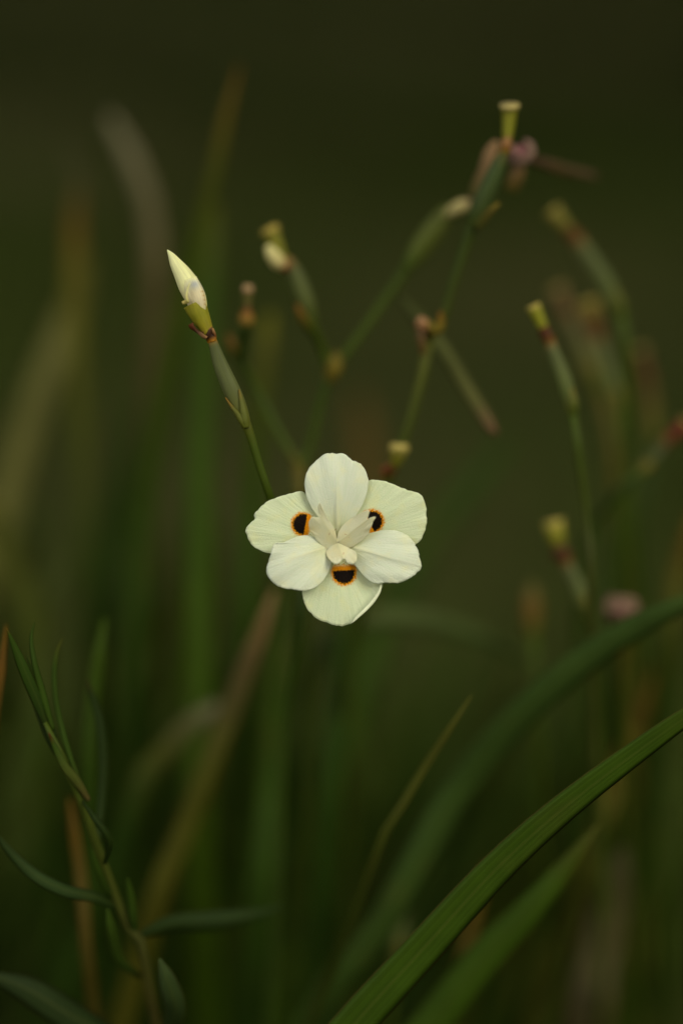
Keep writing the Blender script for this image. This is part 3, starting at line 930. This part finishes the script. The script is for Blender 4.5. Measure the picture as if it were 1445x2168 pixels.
px_tube('branch', [(702, 785, .066), (740, 738, .066), (800, 655, .066), (852, 580, .066), (872, 552, .065)], [9, 9, 9, 11, 15], [(0, OLIVE), (.1, GREEN), (1, GREEN)], T2)
px_tube('sheath', [(862, 566, .065), (885, 532, .065), (915, 490, .064), (940, 455, .063), (955, 440, .063)], [12, 22, 24, 19, 12], [(0, GREEN), (.3, (.08, .115, .025)), (1, (.075, .10, .03))], T2, sq=.8)
px_tube('bud', [(996, 424, .06), (985, 430, .06), (968, 440, .06), (942, 456, .062)], [4, 11, 14, 9], [(0, (.35, .22, .13)), (.3, (.46, .39, .15)), (.7, (.44, .37, .14)), (1, (.25, .23, .06))], T2, mat=MAT['bud'])

# ------------------------------------------------------------------ tall stalk with a trumpet-shaped open tube
root3 = (0.03, 0.13, 0.0)
T3 = thing('flower_stalk', 'tall bent stalk topped by an empty trumpet tube and a shrivelled pink bloom', 'flower', root3, SGR)
dz = .035
stem_to_ground([(912, 700, .05), (905, 745, .05), (885, 825, .05), (862, 905, .05), (840, 965, .052), (815, 1020, .054), (790, 1120, .058), (765, 1300, .09), (735, 1600, .13)],
               [12, 11, 10.5, 10.5, 10.5, 10.5, 10.5, 11, 12], root3, [(0, (.08, .10, .015)), (.05, (.05, .075, .012)), (1, DEEP)], T3)
px_tube('branch', [(912, 705, .05), (936, 675, .048), (955, 610, .046), (978, 540, .044), (998, 480, .042)], [10, 10, 10, 11, 13], [(0, OLIVE), (.1, (.045, .07, .012)), (1, (.04, .07, .014))], T3)
px_tube('bract', [(932, 660, .044), (930, 692, .046), (908, 712, .048)], [4, 11, 9], [(0, ORANGE), (.4, YELLOW), (1, OLIVE)], T3, seg=12)
px_tube('bract', [(905, 680, .045), (915, 698, .046), (926, 706, .047)], [5, 10, 6], [(0, YELLOW), (1, OLIVE)], T3, seg=12)
px_tube('withered_scrap', [(888, 672, .044), (894, 686, .045), (898, 702, .047)], [7, 15, 8], [(0, (.30, .19, .15)), (.5, (.27, .15, .10)), (1, BROWN)], T3, bump=.2, seg=14)
px_tube('withered_scrap', [(888, 690, .046), (892, 720, .046), (895, 752, .047)], [7, 8, 4], [(0, BROWN), (1, (.10, .06, .02))], T3, bump=.2, seg=14)
s3 = px_tube('sheath', [(996, 486, .042), (1012, 450, .040), (1034, 398, .038), (1055, 348, .036), (1068, 322, .035)], [12, 21, 20, 15, 10], [(0, (.05, .08, .016)), (.3, (.05, .085, .03)), (.8, (.055, .095, .045)), (1, (.09, .10, .04))], T3, sq=.8, seg=34)
px_tube('bract', [(1056, 430, .036), (1036, 448, .037), (1010, 480, .040)], [4, 8, 10], [(0, YELLOW), (.4, OLIVE), (1, (.06, .08, .015))], s3, seg=14)
px_tube('withered_ring', [(1066, 326, dz), (1070, 308, dz), (1074, 288, dz)], [10, 11.5, 11], [(0, YELLOW), (.3, ORANGE), (.6, (.28, .16, .10)), (1, (.30, .2, .12))], T3, bump=.12, seg=14)
px_tube('flower_tube', [(1073, 294, dz), (1076, 262, dz), (1078, 234, dz), (1078, 226, dz - .0004)], [11.5, 14, 17, 20], [(0, (.18, .16, .03)), (.2, LIME), (1, (.17, .185, .02))], T3, n=20)
px_tube('rim', [(1078, 230, dz - .0001), (1078, 222, dz - .0006)], [20, 22], [(0, (.36, .34, .15)), (1, (.45, .42, .24))], T3, seg=6, n=20)
w3 = wilted('withered_flower', 1098, 330, .05, .0065, T3, [(.24, .07, .09), (.25, .15, .11), (.20, .13, .08)], 8, 3)
px_tube('withered_petal', [(1050, 300, .05), (1038, 330, .052), (1022, 375, .055), (1002, 415, .058)], [7, 15, 15, 9], [(0, (.28, .19, .15)), (.5, (.22, .16, .12)), (1, (.12, .12, .05))], T3, bump=.15, sq=.5)
px_tube('branch', [(1080, 400, .058), (1092, 372, .056), (1100, 350, .055)], [14, 16, 12], [(0, OLIVE), (1, (.2, .13, .09))], T3, seg=12, bump=.1)
px_tube('withered_petal', [(1262, 374, .075), (1220, 366, .07), (1170, 352, .064), (1120, 340, .058)], [7, 11, 13, 8], [(0, (.06, .045, .03)), (.5, (.075, .06, .035)), (1, (.05, .03, .02))], T3, bump=.2, sq=.5)
blade('fallen_sheath', [P(838, 622, .068), P(880, 668, .064), P(930, 728, .06), (P(985, 815, .058)), P(1030, 885, .056), P(1050, 918, .056)],
      [.0020, .0050, .0054, .0054, .0052, .0030], [(0, (.09, .095, .05)), (.5, (.13, .13, .07)), (.8, (.14, .125, .07)), (.95, (.22, .12, .11)), (1, (.18, .08, .08))], T3, .3, .5)
px_tube('branch', [(815, 1015, .053), (824, 1000, .052), (834, 985, .05)], [9, 11, 9], [(0, GREEN), (.5, (.13, .06, .02)), (1, (.15, .08, .03))], T3, seg=10)
px_tube('withered_ring', [(806, 1000, .05), (818, 992, .05), (830, 984, .05)], [6, 9, 6], [(0, (.12, .04, .02)), (1, (.10, .04, .02))], T3, seg=10, bump=.2)
px_tube('flower_tube', [(834, 988, .05), (840, 970, .049), (844, 952, .048)], [9, 14, 20], [(0, (.14, .13, .03)), (.4, LIME), (1, (.28, .28, .08))], T3, seg=14)
px_tube('rim', [(844, 954, .048), (845, 940, .048)], [21, 19], [(0, (.42, .40, .16)), (1, (.52, .48, .24))], T3, seg=6)

# ------------------------------------------------------------------ spent stalks
def stalk(label, root):
    return thing('seed_stalk', label, 'flower', root, SGR)


root4 = (0.115, 0.14, 0.0)
T4 = stalk('thin spent stalk with lime green tube end and dark red ring', root4)
spent(T4, ((1128, 648), (1150, 694)), (1157, 710), [(1163, 724), (1180, 770), (1196, 815), (1206, 850), (1211, 878)], 14, [12, 16, 17, 14, 9], .045, ring_col=(.075, .024, .014))
stem_to_ground([(1211, 872, .045), (1222, 940, .047), (1236, 1050, .05), (1246, 1160, .055), (1250, 1300, .06)], [9, 8, 8, 8.5, 9], root4, [(0, GREEN), (.1, (.045, .06, .014)), (1, DEEP)], T4)

root5 = (0.15, 0.20, 0.0)
T5 = stalk('longer bowed stalk with a blunt yellowish tip, standing beyond the spent lime tube', root5)
spent(T5, ((1168, 446), (1200, 484)), (1210, 496), [(1222, 508), (1250, 552), (1280, 600), (1300, 640), (1312, 670)], 17, [15, 19, 20, 17, 12], .09,
      [(0, (.22, .21, .06)), (1, (.11, .12, .02))], (.14, .09, .02))
stem_to_ground([(1312, 664, .09), (1326, 740, .092), (1330, 850, .1), (1322, 1000, .11), (1310, 1200, .12)], [12, 10, 10, 10, 11], root5, [(0, GREEN), (1, DEEP)], T5)

root6 = (0.16, 0.23, 0.0)
T6 = stalk('dull stalk with a round mustard knob over a russet ring, among the seed stalks', root6)
spent(T6, ((1243, 640), (1252, 676)), (1256, 694), [(1262, 712), (1280, 770), (1298, 830), (1310, 880)], 20, [14, 17, 17, 11], .12, [(0, (.22, .19, .06)), (1, (.14, .12, .03))], (.10, .045, .018), flare=1.1)
stem_to_ground([(1310, 874, .12), (1322, 960, .12), (1330, 1120, .13)], [10, 10, 11], root6, [(0, GREEN), (1, DEEP)], T6)

root7 = (0.145, 0.25, 0.0)
T7 = stalk('faint grey-green stalk with a worn rosy tip, behind the mustard knob', root7)
spent(T7, ((1178, 612), (1190, 640)), (1194, 650), [(1200, 664), (1222, 720), (1248, 780), (1268, 830)], 15, [15, 20, 20, 12], .14, [(0, (.16, .11, .08)), (1, (.12, .09, .06))], (.10, .075, .045),
      [(0, (.10, .09, .05)), (.4, (.085, .10, .045)), (1, (.13, .13, .03))])
stem_to_ground([(1268, 824, .14), (1292, 930, .14), (1306, 1120, .15)], [11, 10, 11], root7, [(0, OLIVE), (1, DEEP)], T7)

root8 = (0.13, 0.17, 0.0)
T8 = stalk('short stalk with a pale yellow cup above a dark collar, near the shrivelled pink flower', root8)
spent(T8, ((1170, 1104), (1182, 1160)), (1190, 1176), [(1197, 1190), (1214, 1228), (1232, 1268), (1246, 1310)], 20, [13, 17, 18, 11], .075, [(0, (.42, .40, .14)), (.5, LIME), (1, OLIVE)], (.07, .03, .025))
stem_to_ground([(1246, 1304, .075), (1258, 1400, .08), (1262, 1560, .09)], [10, 9, 10], root8, [(0, GREEN), (1, DEEP)], T8)

root9 = (0.11, 0.21, 0.0)
T9 = stalk('slanting dark stalk ending in a deep red knob', root9)
spent(T9, ((1452, 896), (1428, 918)), (1418, 928), [(1408, 936), (1390, 962), (1366, 986), (1346, 1008)], 16, [13, 15, 15, 10], .085, [(0, (.14, .03, .02)), (1, (.10, .02, .015))], (.09, .02, .012),
      [(0, (.07, .06, .03)), (.4, (.05, .08, .04)), (.8, OLIVE), (1, DEEP)])
stem_to_ground([(1348, 1004, .085), (1310, 1040, .09), (1262, 1096, .1), (1235, 1170, .11), (1225, 1300, .12)], [11, 11, 11, 11, 11], root9, [(0, DEEP), (1, DEEP)], T9)

root10 = (0.15, 0.18, 0.0)
T10 = stalk('stalk with a shrivelled pink flower crumpled on top', root10)
wilted('withered_flower', 1312, 1296, .075, .0085, T10, [(.27, .16, .11), (.23, .11, .08), (.22, .16, .08)], 9, 9)
stem_to_ground([(1318, 1330, .076), (1322, 1380, .08), (1318, 1480, .09)], [13, 10, 10], root10, [(0, (.13, .12, .03)), (.1, GREEN), (1, DEEP)], T10)

root11 = (0.09, 0.24, 0.0)
T11 = stalk('blurred stalk with a rusty orange sheath and no flower', root11)
px_tube('sheath', [(1126, 1236, .12), (1124, 1270, .12), (1124, 1310, .12), (1128, 1350, .12)], [8, 19, 19, 12], [(0, (.09, .10, .03)), (.4, (.12, .075, .02)), (.7, (.11, .085, .02)), (1, GREEN)], T11)
stem_to_ground([(1128, 1346, .12), (1132, 1450, .12), (1140, 1650, .13)], [11, 10, 10], root11, [(0, GREEN), (1, DEEP)], T11)

root12 = (0.02, 0.20, 0.0)
T12 = stalk('low stalk with a small dull yellow cup, deep among the arching leaves', root12)
spent(T12, ((862, 1842), (858, 1876)), (856, 1890), [(854, 1904), (848, 1950), (842, 2000), (838, 2050)], 14, [10, 14, 14, 9], .11, [(0, (.22, .20, .06)), (1, (.12, .11, .03))], (.12, .05, .02))
stem_to_ground([(838, 2044, .11), (830, 2120, .11), (815, 2240, .12)], [9, 9, 9], root12, [(0, GREEN), (1, DEEP)], T12)

root13 = (0.2, 0.25, 0.0)
T13 = stalk('brown-budded stalk crowded behind the deep red knob', root13)
spent(T13, ((1352, 742), (1360, 772)), (1364, 786), [(1368, 800), (1374, 850), (1376, 900), (1372, 950)], 15, [13, 17, 17, 11], .15, [(0, (.08, .05, .03)), (1, (.10, .06, .03))], (.10, .04, .02), [(0, (.10, .06, .02)), (.4, OLIVE), (1, DEEP)])
stem_to_ground([(1372, 944, .15), (1366, 1050, .15), (1356, 1250, .16)], [10, 10, 10], root13, [(0, DEEP), (1, DEEP)], T13)

# ------------------------------------------------------------------ the leafy weed in front of clump C
rootW = (-0.075, 0.055, 0.0)
W = thing('leafy_weed', 'leafy weed with narrow curved green leaves along a leaning stem', 'weed', rootW)
stem_to_ground([(96, 1530, .012), (130, 1600, .014), (170, 1690, .018), (205, 1790, .024), (245, 1900, .03), (285, 2000, .036), (320, 2110, .042)],
               [5, 8, 9, 10, 10, 11, 11], rootW, [(0, GREEN), (.2, (.045, .05, .014)), (.35, (.07, .04, .025)), (.5, (.026, .04, .010)), (1, DEEP)], W)


def wleaf(pts, w, cols, tw=0.3, fold=.3):
    wp = [P(*p) for p in pts]
    ws = [x * S * (DIST + p[2]) / DIST for x, p in zip(w, pts)]
    return blade('leaf', wp, ws, cols, W, tw, fold, 30)


WG = (0.045, 0.082, 0.012)
WD = (0.021, 0.038, 0.009)
wleaf([(14, 1330, .004), (24, 1352, .005), (48, 1408, .007), (78, 1478, .01), (104, 1545, .013)], [2, 10, 24, 26, 12], [(0, (.2, .09, .02)), (.06, WG), (1, WD)])
wleaf([(74, 1318, .012), (67, 1352, .011), (74, 1405, .01), (92, 1470, .011), (114, 1545, .013)], [2, 8, 13, 16, 10], [(0, WG), (1, WG)])
wleaf([(58, 1390, .014), (68, 1420, .014), (92, 1480, .014), (120, 1560, .014)], [2, 7, 10, 7], [(0, WG), (1, WD)])
wleaf([(134, 1352, .02), (122, 1378, .019), (115, 1430, .018), (122, 1500, .017), (142, 1580, .016), (168, 1655, .016)], [2, 9, 12, 13, 14, 10], [(0, OLIVE), (.2, WG), (1, WG)])
wleaf([(104, 1552, .010), (116, 1580, .011), (140, 1625, .012), (165, 1655, .014), (190, 1695, .017)], [3, 12, 20, 20, 9], [(0, (.12, .02, .012)), (.15, WG), (.7, (.09, .10, .03)), (1, (.14, .09, .05))])
wleaf([(60, 1455, .016), (84, 1510, .016), (112, 1570, .016), (150, 1640, .017)], [2, 16, 24, 12], [(0, WD), (1, WD)])
wleaf([(184, 1438, .034), (195, 1470, .034), (212, 1530, .033), (220, 1610, .032), (216, 1700, .03), (208, 1790, .026)], [2, 12, 20, 22, 20, 12], [(0, DARK), (.1, WD), (1, WD)])
wleaf([(170, 1690, .018), (200, 1730, .012), (232, 1780, .014), (222, 1830, .022)], [3, 14, 16, 9], [(0, WD), (1, WD)])
wleaf([(-14, 1758, .018), (30, 1812, .018), (80, 1856, .019), (140, 1885, .021), (200, 1898, .025), (252, 1922, .031)], [6, 20, 28, 30, 26, 12], [(0, WD), (.4, (.04, .068, .030)), (1, WD)], tw=.5)
wleaf([(612, 1916, .06), (540, 1936, .056), (450, 1950, .05), (360, 1958, .044), (290, 1985, .037)], [3, 26, 44, 40, 14], [(0, WD), (.4, (.032, .055, .025)), (1, WD)], tw=.5)
wleaf([(270, 1860, .026), (278, 1900, .028), (284, 1950, .031), (290, 2000, .036)], [4, 18, 22, 10], [(0, WG), (1, WD)])
wleaf([(196, 1800, .02), (208, 1840, .022), (225, 1880, .026), (246, 1905, .03)], [4, 16, 18, 9], [(0, WG), (1, WD)])
wleaf([(228, 1925, .026), (236, 1970, .028), (255, 2030, .034), (300, 2070, .041)], [6, 22, 24, 10], [(0, (.05, .085, .015)), (1, WD)])
wleaf([(338, 2030, .02), (356, 2080, .022), (372, 2140, .028), (350, 2200, .04), (330, 2230, .046)], [6, 40, 46, 30, 12], [(0, (.06, .085, .05)), (1, WD)], tw=.4)
wleaf([(-30, 2060, .03), (60, 2095, .032), (150, 2150, .036), (250, 2200, .042), (330, 2220, .046)], [10, 60, 70, 50, 14], [(0, (.03, .045, .024)), (1, WD)], tw=.5)
